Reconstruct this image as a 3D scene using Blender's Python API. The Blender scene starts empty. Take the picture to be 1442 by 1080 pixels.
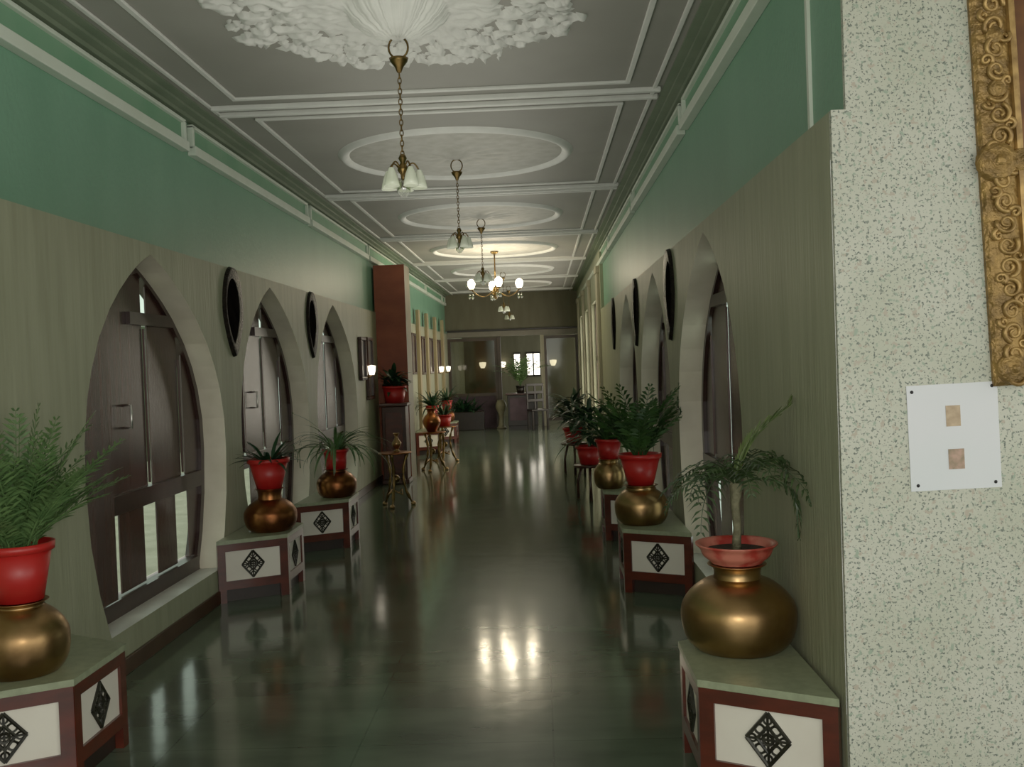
import bpy, bmesh, math, random
from mathutils import Vector, Matrix, noise
random.seed(11)
PI = math.pi
scn = bpy.context.scene
COL = scn.collection

# ------------------------------------------------------------------ materials
def lin(c):
    return tuple(((v / 255.0) / 12.92 if v / 255.0 <= 0.04045 else ((v / 255.0 + 0.055) / 1.055) ** 2.4) for v in c) + (1.0,)

def nodes_of(m):
    m.use_nodes = True
    nt = m.node_tree
    return nt, nt.nodes, nt.links, nt.nodes['Principled BSDF']

def mat(name, c, c2=None, scale=8.0, stretch=(1, 1, 1), rough=0.6, metal=0.0, bump=0.0, bscale=None, detail=4, coat=0.0, spec=0.5, lo=0.35, hi=0.65, trans=0.0):
    m = bpy.data.materials.new(name)
    nt, N, L, b = nodes_of(m)
    b.inputs['Roughness'].default_value = rough
    b.inputs['Metallic'].default_value = metal
    b.inputs['Coat Weight'].default_value = coat
    b.inputs['Coat Roughness'].default_value = 0.08
    b.inputs['Specular IOR Level'].default_value = spec
    tc = N.new('ShaderNodeTexCoord'); mp = N.new('ShaderNodeMapping'); mp.inputs['Scale'].default_value = stretch
    L.new(tc.outputs['Object'], mp.inputs['Vector'])
    nz = N.new('ShaderNodeTexNoise'); nz.inputs['Scale'].default_value = scale; nz.inputs['Detail'].default_value = detail
    L.new(mp.outputs['Vector'], nz.inputs['Vector'])
    rp = N.new('ShaderNodeValToRGB')
    rp.color_ramp.elements[0].position = lo; rp.color_ramp.elements[1].position = hi
    rp.color_ramp.elements[0].color = lin(c); rp.color_ramp.elements[1].color = lin(c2 or c)
    L.new(nz.outputs['Fac'], rp.inputs['Fac']); L.new(rp.outputs['Color'], b.inputs['Base Color'])
    if bump:
        n2 = N.new('ShaderNodeTexNoise'); n2.inputs['Scale'].default_value = bscale or scale * 3; n2.inputs['Detail'].default_value = 3
        L.new(mp.outputs['Vector'], n2.inputs['Vector'])
        bp = N.new('ShaderNodeBump'); bp.inputs['Strength'].default_value = bump; bp.inputs['Distance'].default_value = 0.02
        L.new(n2.outputs['Fac'], bp.inputs['Height']); L.new(bp.outputs['Normal'], b.inputs['Normal'])
    return m

def emit(name, c, strength):
    m = bpy.data.materials.new(name)
    nt, N, L, b = nodes_of(m)
    b.inputs['Base Color'].default_value = lin(c)
    b.inputs['Emission Color'].default_value = lin(c)
    b.inputs['Emission Strength'].default_value = strength
    b.inputs['Roughness'].default_value = 0.3
    return m

def glass(name, tint=(230, 240, 235), gloss=0.04):
    m = bpy.data.materials.new(name); m.use_nodes = True
    nt = m.node_tree; N = nt.nodes; L = nt.links
    for n in list(N): N.remove(n)
    o = N.new('ShaderNodeOutputMaterial'); mx = N.new('ShaderNodeMixShader'); t = N.new('ShaderNodeBsdfTransparent'); g = N.new('ShaderNodeBsdfGlossy')
    t.inputs['Color'].default_value = lin(tint); g.inputs['Roughness'].default_value = 0.05
    f = N.new('ShaderNodeLayerWeight'); f.inputs['Blend'].default_value = .5
    pw = N.new('ShaderNodeMath'); pw.operation = 'POWER'; pw.inputs[1].default_value = 4.0
    ad = N.new('ShaderNodeMath'); ad.operation = 'MULTIPLY_ADD'; ad.inputs[1].default_value = .5; ad.inputs[2].default_value = gloss; ad.use_clamp = True
    L.new(f.outputs['Facing'], pw.inputs[0]); L.new(pw.outputs[0], ad.inputs[0]); L.new(ad.outputs[0], mx.inputs['Fac'])
    L.new(t.outputs[0], mx.inputs[1]); L.new(g.outputs[0], mx.inputs[2]); L.new(mx.outputs[0], o.inputs['Surface'])
    return m

M = {}
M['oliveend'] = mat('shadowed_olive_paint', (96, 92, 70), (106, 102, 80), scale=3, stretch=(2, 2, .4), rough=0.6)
M['green'] = mat('green_wall_paint', (104, 150, 122), (114, 160, 132), scale=2.2, stretch=(1, 1, .5), rough=0.42, bump=0.12, bscale=60)
M['olive'] = mat('olive_textured_paint', (148, 150, 122), (162, 164, 136), scale=5, stretch=(3.4, 3.4, .3), rough=0.5, bump=0.2, bscale=14)
M['ledge'] = mat('pale_green_moulding', (206, 214, 198), (214, 222, 208), scale=4, rough=0.5)
M['cove'] = mat('dark_green_cove', (104, 118, 96), (118, 130, 108), scale=3, rough=0.5)
M['band'] = mat('green_moulding_band', (104, 152, 118), (118, 160, 128), scale=3, rough=0.5)
M['reveal'] = mat('cream_reveal', (240, 230, 208), (228, 218, 194), scale=6, rough=0.55)
M['sill'] = mat('white_sill', (226, 222, 212), (212, 208, 198), scale=6, rough=0.4)
M['skirt'] = mat('brown_skirting', (62, 42, 30), (74, 52, 38), scale=6, rough=0.35)
M['ceil'] = mat('grey_ceiling_paint', (144, 142, 134), (152, 150, 142), scale=1.5, rough=0.6)
M['plaster'] = mat('white_plaster', (214, 214, 208), (222, 222, 216), scale=10, rough=0.6)
M['medal'] = mat('plaster_relief', (168, 166, 156), (184, 182, 174), scale=9, rough=0.6, bump=0.08, bscale=30)
M['wood'] = mat('dark_shutter_wood', (62, 42, 38), (78, 54, 48), scale=3, stretch=(6, 6, .5), rough=0.26, bump=0.06, bscale=20)
M['rail'] = mat('shutter_rail_wood', (50, 34, 32), (62, 44, 40), scale=3, stretch=(1, 4, 4), rough=0.3)
M['redwood'] = mat('red_brown_wood', (88, 32, 18), (66, 24, 14), scale=6, stretch=(1, 1, 3), rough=0.3, coat=0.3)
M['panel'] = mat('white_panel', (228, 222, 208), (220, 212, 198), scale=4, rough=0.42)
M['iron'] = mat('black_filigree', (26, 24, 18), (44, 42, 32), scale=40, rough=0.4, metal=0.3)
M['stone'] = mat('pale_green_stone', (150, 158, 128), (134, 142, 114), scale=30, rough=0.3)
M['plinth'] = mat('dark_plinth', (34, 24, 20), (44, 30, 24), scale=5, rough=0.45)
M['brass'] = mat('aged_brass', (184, 148, 100), (128, 98, 64), scale=4, rough=0.33, metal=1.0, bump=0.05, bscale=16)
M['brass2'] = mat('dark_copper_brass', (160, 102, 58), (112, 66, 38), scale=7, rough=0.33, metal=1.0, bump=0.08, bscale=24)
M['brassd'] = mat('tarnished_brass', (128, 104, 62), (92, 74, 44), scale=20, rough=0.32, metal=1.0)
M['redpot'] = mat('red_plastic_pot', (188, 34, 30), (170, 28, 26), scale=4, rough=0.4)
M['pinkpot'] = mat('flash_pink_red_patches', (202, 116, 98), (168, 50, 42), scale=9, rough=0.42, lo=.48, hi=.62)  # pink stands in for flash reflected on copper, mottled with its red patches
M['soil'] = mat('soil', (44, 34, 26), (60, 46, 34), scale=40, rough=0.95, bump=0.6)
M['fern'] = mat('light_fern_green', (98, 128, 74), (64, 94, 50), scale=14, rough=0.5)
M['leafd'] = mat('dark_leaf_green', (34, 72, 40), (24, 52, 32), scale=12, rough=0.4)
M['leafs'] = mat('spider_leaf_green', (52, 92, 48), (96, 122, 74), scale=10, rough=0.42)
M['palm'] = mat('palm_green', (62, 84, 46), (38, 56, 32), scale=12, rough=0.45)
M['palml'] = mat('palm_pale_green', (116, 134, 78), (86, 108, 58), scale=12, rough=0.45)
M['bush'] = mat('bushy_green', (56, 88, 38), (38, 64, 28), scale=9, rough=0.5)
M['trunk'] = mat('palm_trunk', (132, 128, 98), (96, 92, 68), scale=30, rough=0.8, bump=0.4)
M['gold'] = mat('gilded_carving', (158, 124, 66), (112, 86, 44), scale=22, rough=0.42, metal=0.45, bump=0.5, bscale=46)
M['goldhi'] = mat('gilded_highlight', (182, 146, 86), (128, 98, 52), scale=24, rough=0.38, metal=0.45)
M['goldin'] = mat('dark_gilt_lip', (112, 72, 36), (86, 52, 28), scale=12, rough=0.4, metal=0.4)
M['artred'] = mat('dark_red_picture_ground', (124, 50, 42), (92, 36, 30), scale=3, rough=0.6)
M['paper'] = mat('white_paper', (224, 224, 230), (218, 222, 226), scale=2, rough=0.6)
M['snap'] = mat('tan_print', (196, 172, 142), (170, 146, 118), scale=40, rough=0.5)
M['snap2'] = mat('brown_print', (184, 150, 132), (132, 118, 92), scale=40, rough=0.5)
M['pin'] = mat('dark_pin', (40, 38, 40), rough=0.35, metal=0.6)
M['brick'] = mat('brick_red_column', (158, 80, 50), (136, 64, 40), scale=3, stretch=(1, 1, 2), rough=0.55)
M['colside'] = mat('olive_column', (96, 88, 56), (110, 100, 66), scale=4, rough=0.55)
M['darkwood'] = mat('dark_polished_wood', (56, 32, 24), (72, 42, 30), scale=4, stretch=(1, 1, 4), rough=0.28)
M['blackframe'] = mat('black_carved_frame', (20, 17, 14), (34, 27, 20), scale=30, rough=0.3, bump=0.8, spec=.15)
M['mirror'] = mat('dark_mirror_glass', (14, 12, 12), (26, 22, 20), scale=9, rough=0.4, metal=0.0, spec=.0, bump=.3, bscale=26)
M['canvas'] = mat('brown_canvas', (116, 100, 74), (80, 66, 48), scale=6, rough=0.3, coat=0.4)
M['chrome'] = mat('pale_metal', (206, 202, 196), rough=0.25, metal=0.9)
M['pilaster'] = mat('cream_pilaster', (176, 170, 146), (162, 156, 130), scale=4, stretch=(4, 4, .4), rough=0.5)
M['beige'] = mat('beige_pilaster', (168, 152, 114), (150, 134, 98), scale=4, stretch=(4, 4, .4), rough=0.5)
M['partwood'] = mat('partition_wood', (60, 48, 36), (74, 60, 46), scale=4, rough=0.4)
M['transom'] = mat('grey_transom_board', (132, 126, 112), (120, 114, 100), scale=4, rough=0.5)
M['paleurn'] = mat('pale_urn', (166, 160, 132), (146, 140, 114), scale=8, rough=0.4)
M['purple'] = mat('plum_cloth', (84, 68, 76), (70, 56, 64), scale=5, rough=0.8)
M['black'] = mat('black_wood', (28, 24, 22), (38, 32, 28), scale=8, rough=0.35)
M['shade'] = mat('frosted_glass_shade', (220, 224, 206), (200, 206, 184), scale=10, rough=0.15)
M['bulb'] = emit('lit_bulb', (255, 236, 196), 13.0)
M['sconce'] = emit('lit_sconce_shade', (255, 240, 214), 1.8)
M['daylight'] = emit('sunlit_frosted_glass', (255, 246, 226), 3.0)
M['glass'] = glass('window_glass')
M['pglass'] = glass('partition_glass', (200, 200, 190), 0.05)
M['lampglass'] = glass('lamp_glass', (214, 220, 196), 0.28)
M['hedge'] = mat('green_courtyard_wall', (84, 92, 64), (58, 70, 44), scale=3, rough=0.9)
M['courtyard'] = mat('courtyard_wall', (206, 198, 180), (180, 172, 152), scale=3, rough=0.8)

def floor_mat():
    m = bpy.data.materials.new('polished_dark_green_stone')
    nt, N, L, b = nodes_of(m)
    tc = N.new('ShaderNodeTexCoord')
    n1 = N.new('ShaderNodeTexNoise'); n1.inputs['Scale'].default_value = 1.4; n1.inputs['Detail'].default_value = 6
    mp = N.new('ShaderNodeMapping'); mp.inputs['Scale'].default_value = (1.0, 3.2, 1)
    L.new(tc.outputs['Object'], mp.inputs['Vector']); L.new(mp.outputs['Vector'], n1.inputs['Vector'])
    rp = N.new('ShaderNodeValToRGB'); rp.color_ramp.elements[0].position = .3; rp.color_ramp.elements[1].position = .7
    rp.color_ramp.elements[0].color = lin((70, 80, 66)); rp.color_ramp.elements[1].color = lin((96, 108, 90))
    L.new(n1.outputs['Fac'], rp.inputs['Fac'])
    # slab joints
    br = N.new('ShaderNodeTexBrick'); br.offset = 0.0; br.inputs['Scale'].default_value = 1.0
    br.inputs['Color1'].default_value = (1, 1, 1, 1); br.inputs['Color2'].default_value = (.93, .93, .93, 1); br.inputs['Mortar'].default_value = (.72, .72, .72, 1)
    br.inputs['Mortar Size'].default_value = 0.004; br.inputs['Brick Width'].default_value = 0.77; br.inputs['Row Height'].default_value = 0.77
    L.new(tc.outputs['Object'], br.inputs['Vector'])
    mx = N.new('ShaderNodeMix'); mx.data_type = 'RGBA'; mx.blend_type = 'MULTIPLY'; mx.inputs['Factor'].default_value = 1.0
    L.new(rp.outputs['Color'], mx.inputs['A']); L.new(br.outputs['Color'], mx.inputs['B'])
    L.new(mx.outputs['Result'], b.inputs['Base Color'])
    b.inputs['Roughness'].default_value = 0.12
    b.inputs['Specular IOR Level'].default_value = 0.5
    n2 = N.new('ShaderNodeTexNoise'); n2.inputs['Scale'].default_value = 5.0; n2.inputs['Detail'].default_value = 4
    L.new(tc.outputs['Object'], n2.inputs['Vector'])
    bp = N.new('ShaderNodeBump'); bp.inputs['Strength'].default_value = 0.05; bp.inputs['Distance'].default_value = 0.02
    L.new(n2.outputs['Fac'], bp.inputs['Height']); L.new(bp.outputs['Normal'], b.inputs['Normal'])
    return m
M['floor'] = floor_mat()

def terrazzo():
    m = bpy.data.materials.new('speckled_stone_chip_plaster')
    nt, N, L, b = nodes_of(m)
    tc = N.new('ShaderNodeTexCoord')
    def ramp(src, p0, p1, c0, c1):
        r = N.new('ShaderNodeValToRGB'); r.color_ramp.elements[0].position = p0; r.color_ramp.elements[1].position = p1
        r.color_ramp.elements[0].color = c0; r.color_ramp.elements[1].color = c1
        L.new(src, r.inputs['Fac']); return r.outputs['Color']
    n0 = N.new('ShaderNodeTexNoise'); n0.inputs['Scale'].default_value = 3; L.new(tc.outputs['Object'], n0.inputs['Vector'])
    base = ramp(n0.outputs['Fac'], .35, .65, lin((184, 186, 168)), lin((196, 196, 182)))
    cur = base
    for sc, lo, hi, c in ((80, .585, .645, (122, 130, 118)), (118, .60, .65, (98, 106, 98)), (48, .63, .70, (178, 168, 152)), (64, .61, .68, (152, 166, 148))):
        n = N.new('ShaderNodeTexNoise'); n.inputs['Scale'].default_value = sc; n.inputs['Detail'].default_value = 2
        L.new(tc.outputs['Object'], n.inputs['Vector'])
        f = ramp(n.outputs['Fac'], lo, hi, (0, 0, 0, 1), (1, 1, 1, 1))
        mx = N.new('ShaderNodeMix'); mx.data_type = 'RGBA'
        L.new(f, mx.inputs['Factor']); L.new(cur, mx.inputs['A']); mx.inputs['B'].default_value = lin(c)
        cur = mx.outputs['Result']
    L.new(cur, b.inputs['Base Color']); b.inputs['Roughness'].default_value = 0.45
    n = N.new('ShaderNodeTexNoise'); n.inputs['Scale'].default_value = 70; L.new(tc.outputs['Object'], n.inputs['Vector'])
    bp = N.new('ShaderNodeBump'); bp.inputs['Strength'].default_value = .15; bp.inputs['Distance'].default_value = .01
    L.new(n.outputs['Fac'], bp.inputs['Height']); L.new(bp.outputs['Normal'], b.inputs['Normal'])
    return m
M['terrazzo'] = terrazzo()

# ------------------------------------------------------------------ mesh helpers
def obj(name, bm, m, parent=None, smooth=False):
    if name in ('foliage', 'young_frond') and parent is not None:
        clampx(bm, XL + .012 - parent.location.x, XR - .012 - parent.location.x)
    bmesh.ops.recalc_face_normals(bm, faces=bm.faces[:])
    me = bpy.data.meshes.new(name)
    bm.to_mesh(me); bm.free()
    for mm in (m if isinstance(m, (list, tuple)) else [m]):
        me.materials.append(M[mm])
    if smooth:
        me.polygons.foreach_set('use_smooth', [True] * len(me.polygons))
    o = bpy.data.objects.new(name, me); COL.objects.link(o)
    if parent: o.parent = parent
    return o

def tag(o, label=None, cat=None, group=None, kind=None):
    if label: o['label'] = label
    if cat: o['category'] = cat
    if group: o['group'] = group
    if kind: o['kind'] = kind
    return o

def empty(name, loc, label, cat, group=None, rz=0, kind=None):
    o = bpy.data.objects.new(name, None); COL.objects.link(o); o.empty_display_size = .1
    o.location = loc; o.rotation_euler = (0, 0, rz)
    return tag(o, label, cat, group, kind)

def copy_tree(o, parent=None):
    c = o.copy(); COL.objects.link(c)
    if parent: c.parent = parent
    for ch in [x for x in bpy.data.objects if x.parent == o]:
        copy_tree(ch, c)
    return c

def B(): return bmesh.new()

def box(bm, x0, x1, y0, y1, z0, z1, bev=0.0, mi=0):
    vs = [bm.verts.new((x, y, z)) for z in (z0, z1) for x, y in ((x0, y0), (x1, y0), (x1, y1), (x0, y1))]
    fs = [bm.faces.new([vs[i] for i in f]) for f in ((3, 2, 1, 0), (4, 5, 6, 7), (0, 1, 5, 4), (1, 2, 6, 5), (2, 3, 7, 6), (3, 0, 4, 7))]
    for f in fs: f.material_index = mi
    if bev:
        es = list({e for f in fs for e in f.edges})
        bmesh.ops.bevel(bm, geom=es, offset=bev, segments=2, affect='EDGES', profile=.5)
    return bm

def mbox(*a, bev=0.0):
    return box(B(), *a, bev=bev)

def prism(bm, pts, z0, z1):
    lo = [bm.verts.new((x, y, z0)) for x, y in pts]; hi = [bm.verts.new((x, y, z1)) for x, y in pts]
    n = len(pts)
    bm.faces.new(lo[::-1]); bm.faces.new(hi)
    for i in range(n): bm.faces.new((lo[i], lo[(i + 1) % n], hi[(i + 1) % n], hi[i]))
    return bm

def lathe(bm, prof, seg=32, c=(0, 0, 0)):
    rings = []
    for r, z in prof:
        if r < 1e-5: rings.append([bm.verts.new((c[0], c[1], c[2] + z))])
        else: rings.append([bm.verts.new((c[0] + r * math.cos(2 * PI * i / seg), c[1] + r * math.sin(2 * PI * i / seg), c[2] + z)) for i in range(seg)])
    for a, b in zip(rings, rings[1:]):
        for i in range(seg):
            j = (i + 1) % seg
            if len(a) == 1 and len(b) == 1: continue
            if len(a) == 1: bm.faces.new((a[0], b[i], b[j]))
            elif len(b) == 1: bm.faces.new((a[i], a[j], b[0]))
            else: bm.faces.new((a[i], a[j], b[j], b[i]))
    return bm

def tube(bm, pts, r, seg=8, closed=False, cap=True):
    pts = [Vector(p) for p in pts]; n = len(pts); rings = []
    rr = r if isinstance(r, (list, tuple)) else [r] * n
    prev = None
    for i, p in enumerate(pts):
        if closed: d = pts[(i + 1) % n] - pts[i - 1]
        else: d = pts[min(i + 1, n - 1)] - pts[max(i - 1, 0)]
        d.normalize()
        u = (prev - d * prev.dot(d)) if prev is not None else None
        if u is None or u.length < 1e-4:
            u = d.cross(Vector((0, 0, 1)))
            if u.length < 1e-3: u = d.cross(Vector((1, 0, 0)))
        u.normalize(); prev = u; v = d.cross(u)
        rings.append([bm.verts.new(p + (u * math.cos(2 * PI * k / seg) + v * math.sin(2 * PI * k / seg)) * rr[i]) for k in range(seg)])
    for i in range(n if closed else n - 1):
        a, b = rings[i], rings[(i + 1) % n]
        for k in range(seg): bm.faces.new((a[k], a[(k + 1) % seg], b[(k + 1) % seg], b[k]))
    if cap and not closed:
        bm.faces.new(rings[0][::-1]); bm.faces.new(rings[-1])
    return bm

def strip(bm, path, widths, side):
    """flat ribbon along path; side = per-point sideways unit vectors"""
    L = []
    for p, w, s in zip(path, widths, side):
        L.append((bm.verts.new(p - s * w), bm.verts.new(p + Vector((0, 0, -.25 * w))), bm.verts.new(p + s * w)))
    for a, b in zip(L, L[1:]):
        bm.faces.new((a[0], a[1], b[1], b[0])); bm.faces.new((a[1], a[2], b[2], b[1]))

def clampx(bm, lo=None, hi=None):
    for v in bm.verts:
        if lo is not None and v.co.x < lo: v.co.x = lo + random.uniform(0, .012)
        if hi is not None and v.co.x > hi: v.co.x = hi - random.uniform(0, .012)

def arc_path(base, az, elev, length, droop, n):
    p = Vector(base); out = [p.copy()]; e = elev
    for i in range(n):
        e -= droop / n
        p = p + Vector((math.cos(az) * math.cos(e), math.sin(az) * math.cos(e), math.sin(e))) * (length / n)
        out.append(p.copy())
    return out

def leaf(bm, base, az, elev, length, width, droop, n=7, point=.75):
    path = arc_path(base, az, elev, length, droop, n)
    s = Vector((-math.sin(az), math.cos(az), 0))
    ws = [max(.0015, width * .5 * min(1, (.35 + t * 2.2)) * (1 - t ** (2 + point * 2))) for t in [i / n for i in range(n + 1)]]
    strip(bm, path, ws, [s] * (n + 1))

def frond(bm, base, az, elev, length, droop, n=12, ll=.09, lw=.012, spread=.9, hang=.5):
    path = arc_path(base, az, elev, length, droop, n)
    s = Vector((-math.sin(az), math.cos(az), 0))
    tube(bm, path, [.0035 * (1 - .7 * i / n) for i in range(n + 1)], seg=5)
    for i in range(2, n + 1):
        d = (path[i] - path[i - 1]).normalized()
        k = math.sin(PI * min(1, (i / n) * .85 + .12)) ** .6
        for sg in (-1, 1):
            v = (s * sg * spread + d * (1.1 - spread * .6) + Vector((0, 0, random.uniform(-.1, .25)))).normalized()
            l = ll * k * random.uniform(.85, 1.15)
            a = path[i]; b2 = a + v * l * .5; c = b2 + (v + Vector((0, 0, -hang))).normalized() * l * .5
            w = d * lw * .5
            q = [bm.verts.new(a), bm.verts.new(b2 + w), bm.verts.new(c), bm.verts.new(b2 - w)]
            bm.faces.new(q)

# ------------------------------------------------------------------ key dimensions
XL, XLU = -2.15, -2.19         # left wall lower / upper face
XR, XRU = 0.92, 0.965          # right wall lower / upper face
ZP = 2.24                      # top of the lower textured wall
ZC = 3.16                      # ceiling
YF, YB = -1.6, 28.0
XC = -0.60
YP = 3.05                      # speckled wall plane

# ------------------------------------------------------------------ shell
bm = B(); box(bm, XLU - .25, XRU + .25, -3, YB, -.1, 0); box(bm, XRU + .25, 5, -3, YP + .2, -.1, 0)
o = obj('floor', bm, 'floor'); tag(o, 'polished dark green stone floor of the corridor', 'floor', kind='structure')
bm = B(); box(bm, XLU - .3, XRU + .3, -1.2, YB, ZC, ZC + .1); box(bm, XRU + .3, 5, -1.2, YP + .2, ZC, ZC + .1)
o = obj('ceiling', bm, 'ceil'); tag(o, 'grey painted ceiling of the corridor', 'ceiling', kind='structure')

def hw(z):
    """half width of the pointed window opening at height z"""
    T = [(.22, .83), (.45, .93), (.7, 1.0), (1.0, 1.03), (1.2, 1.02), (1.4, .965), (1.55, .89), (1.7, .78), (1.85, .62), (1.95, .48), (2.03, .345), (2.1, .21), (2.15, .09), (2.18, .0)]
    if z <= T[0][0]: return T[0][1]
    for (a, x), (b, y) in zip(T, T[1:]):
        if z <= b:
            t = (z - a) / (b - a); return x + (y - x) * t
    return 0.0
ZS = [.22, .35, .45, .55, .7, .85, 1.0, 1.1, 1.2, 1.3, 1.4, 1.48, 1.55, 1.63, 1.7, 1.78, 1.85, 1.9, 1.95, 1.99, 2.03, 2.07, 2.1, 2.13, 2.15, 2.165, 2.18]
def sh(z):
    return -.13 * max(0, (z - 1.1) / 1.08) ** 2
WC = (5.56, 7.98, 10.38)       # window centres along each wall
DEP = .17

def side_wall(name, x, xu, sgn, y0, y1, yend, label):
    """sgn +1: the outside of the corridor lies towards +x"""
    bm = B()
    def q(a, b, c, d, mi):
        f = bm.faces.new([bm.verts.new(p) for p in (a, b, c, d)]); f.material_index = mi
    def flat(ya, yb, za, zb, mi=0, xx=x):
        q((xx, ya, za), (xx, yb, za), (xx, yb, zb), (xx, ya, zb), mi)
    cur = y0
    if sgn > 0: cur = y0 = y0 + .021
    for c in WC:
        a, b = c - 1.1, c + 1.1
        flat(cur, a, 0, ZP)
        flat(a, b, 0, ZS[0])
        for z0, z1 in zip(ZS, ZS[1:]):
            h0, h1 = hw(z0), hw(z1); c0, c1 = c + sh(z0), c + sh(z1)
            q((x, a, z0), (x, c0 - h0, z0), (x, c1 - h1, z1), (x, a, z1), 0)
            q((x, c0 + h0, z0), (x, b, z0), (x, b, z1), (x, c1 + h1, z1), 0)
            for s in (-1, 1):
                q((x, c0 + s * h0, z0), (x + sgn * DEP * 1.35, c0 + s * h0, z0), (x + sgn * DEP * 1.35, c1 + s * h1, z1), (x, c1 + s * h1, z1), 2)
        flat(a, b, ZS[-1], ZP)
        q((x, c - hw(.22), .22), (x, c + hw(.22), .22), (x + sgn * DEP * 1.35, c + hw(.22), .22), (x + sgn * DEP * 1.35, c - hw(.22), .22), 3)
        cur = b
    flat(cur, yend, 0, ZP)
    # step up to the upper wall
    q((x, y0, ZP), (x, yend, ZP), (xu, yend, ZP), (xu, y0, ZP), 0)
    flat(y0, yend, ZP, ZC, 1, xu)
    # outer skin
    for (za, zb) in ((ZP, ZC + .05),):
        flat(y0, yend, za, zb, 0, x + sgn * DEP * 1.35)
    o = obj(name, bm, ['olive', 'green', 'reveal', 'sill'])
    return tag(o, label, 'wall', kind='structure')
side_wall('wall_left', XL, XLU, -1, -1.0, 0, YB, 'left corridor wall, green paint above olive texture, with pointed windows')
side_wall('wall_right', XR, XRU, 1, YP, 0, 14.3, 'right corridor wall, green paint above olive texture, with pointed windows')
# speckled wall beside the camera, stepped at the corner like the plaster it meets
bm = B()
prism(bm, [(XR, YP), (3.2, YP), (3.2, YP + .2), (XR + .34, YP + .2), (XR + .34, YP + .02), (XR, YP + .02)], 0, ZP)
prism(bm, [(XRU, YP), (3.2, YP), (3.2, YP + .2), (XRU + .3, YP + .2), (XRU + .3, YP + .02), (XRU, YP + .02)], ZP, ZC)
tag(obj('wall_front', bm, 'terrazzo'), 'pale speckled stone-chip wall facing the viewer at right', 'wall', kind='structure')
# right wall far part with tall windows between pilasters, and the room behind the partition
bm = B()
FW = ((15.15, 16.85), (17.55, 19.25), (19.95, 21.6))
cur = 14.3
for a, b in FW:
    box(bm, XR, XR + .25, cur, a, 0, ZC); box(bm, XR, XR + .25, a, b, 0, .35); box(bm, XR, XR + .25, a, b, 2.45, ZC); cur = b
box(bm, XR, XR + .25, cur, 25.0, 0, ZC)
box(bm, XR + .0, XR + .25, 25.0, YB, 0, .3); box(bm, XR, XR + .25, 25.0, YB, 2.4, ZC)
tag(obj('wall_right_far', bm, 'olive'), 'far right corridor wall with tall daylit windows', 'wall', kind='structure')
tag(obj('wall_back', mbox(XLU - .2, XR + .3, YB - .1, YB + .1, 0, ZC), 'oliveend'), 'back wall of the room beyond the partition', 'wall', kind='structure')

# skirting, ledges, coves
def trim(n, bm, m, label):
    tag(obj('trim_%d' % n, bm, m), label, 'trim', kind='structure')
tag(obj('baseboard_left', mbox(XL, XL + .018, -1, 22.9, 0, .085, bev=.004), 'skirt'), 'dark brown skirting along the left wall', 'baseboard', kind='structure')
tag(obj('baseboard_right', mbox(XR - .018, XR, YP + .03, 22.9, 0, .085, bev=.004), 'skirt'), 'dark brown skirting along the right wall', 'baseboard', kind='structure')
BAYS = [-.29, 2.93, 6.15, 9.37, 12.6, 15.8, 19.0, 22.2]
tn = 1
for side, xu, s in (('left', XLU, 1), ('right', XRU, -1)):
    yb0 = -.9 if side == 'left' else YP + .03
    edges = [yb0] + [b for b in BAYS if b > yb0 + .3] + [22.95]
    bm = B(); bmu = B(); bmb = B()
    for a, b in zip(edges, edges[1:]):
        a2, b2 = a + .055, b - .055
        def bb(bmx, w, y0, y1, z0, z1, bev=.004):
            x0, x1 = sorted((xu, xu + s * w)); box(bmx, x0, x1, y0, y1, z0, z1, bev=bev)
        bb(bm, .055, a2, b2, 2.895, 2.955)
        bb(bm, .04, a2, a2 + .03, 2.94, 3.085); bb(bm, .04, b2 - .03, b2, 2.94, 3.085)
        bb(bm, .04, a2, b2, 3.07, 3.092)
        bb(bmb, .015, a2 + .03, b2 - .03, 2.955, 3.07, bev=0)
    trim(tn, bm, 'ledge', 'pale green panel moulding and ledge at the top of the %s wall' % side); tn += 1
    trim(tn, bmb, 'band', 'green recessed band between the ledge mouldings of the %s wall' % side); tn += 1
    bm = B()
    for w, z0, z1 in ((.05, 3.105, 3.13), (.1, 3.13, 3.15), (.15, 3.148, 3.16)):
        x0, x1 = sorted((xu, xu + s * w)); box(bm, x0, x1, yb0, 22.95, z0, z1)
    trim(tn, bm, 'cove', 'dark green stepped cove where the %s wall meets the ceiling' % side); tn += 1
    bm = B()
    x0, x1 = sorted((xu + s * .19, xu + s * .215)); box(bm, x0, x1, yb0, 22.95, ZC - .014, ZC, bev=.004)
    trim(tn, bm, 'plaster', 'thin white ceiling strip beside the %s cove' % side); tn += 1
# upright bead on the near right green wall
trim(tn, mbox(XRU - .012, XRU, 3.40, 3.425, ZP, 2.915), 'ledge', 'thin upright pale bead on the near right green wall'); tn += 1
# ceiling beams (pairs of white lines) and panel frames
for k, (a, b) in enumerate(zip(BAYS, BAYS[1:])):
    bm = B()
    xl, xr = -1.80, .60
    ya, yb = a + .23, b - .23
    h = .016
    for x0, x1, y0, y1 in ((xl, xr, ya, ya + .035), (xl, xr, yb - .035, yb), (xl, xl + .03, ya + .035, yb - .035), (xr - .03, xr, ya + .035, yb - .035)):
        box(bm, x0, x1, y0, y1, ZC - h, ZC, bev=.004)
    trim(tn, bm, 'plaster', 'white plaster frame of ceiling panel, number %d from the entrance' % (k + 1)); tn += 1
for k, b in enumerate(BAYS[1:]):
    bm = B()
    box(bm, -1.98, .80, b - .1, b - .06, ZC - .03, ZC, bev=.005); box(bm, -1.98, .80, b + .06, b + .1, ZC - .03, ZC, bev=.005)
    trim(tn, bm, 'plaster', 'double white rib across the ceiling, number %d from the entrance' % (k + 1)); tn += 1

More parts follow.
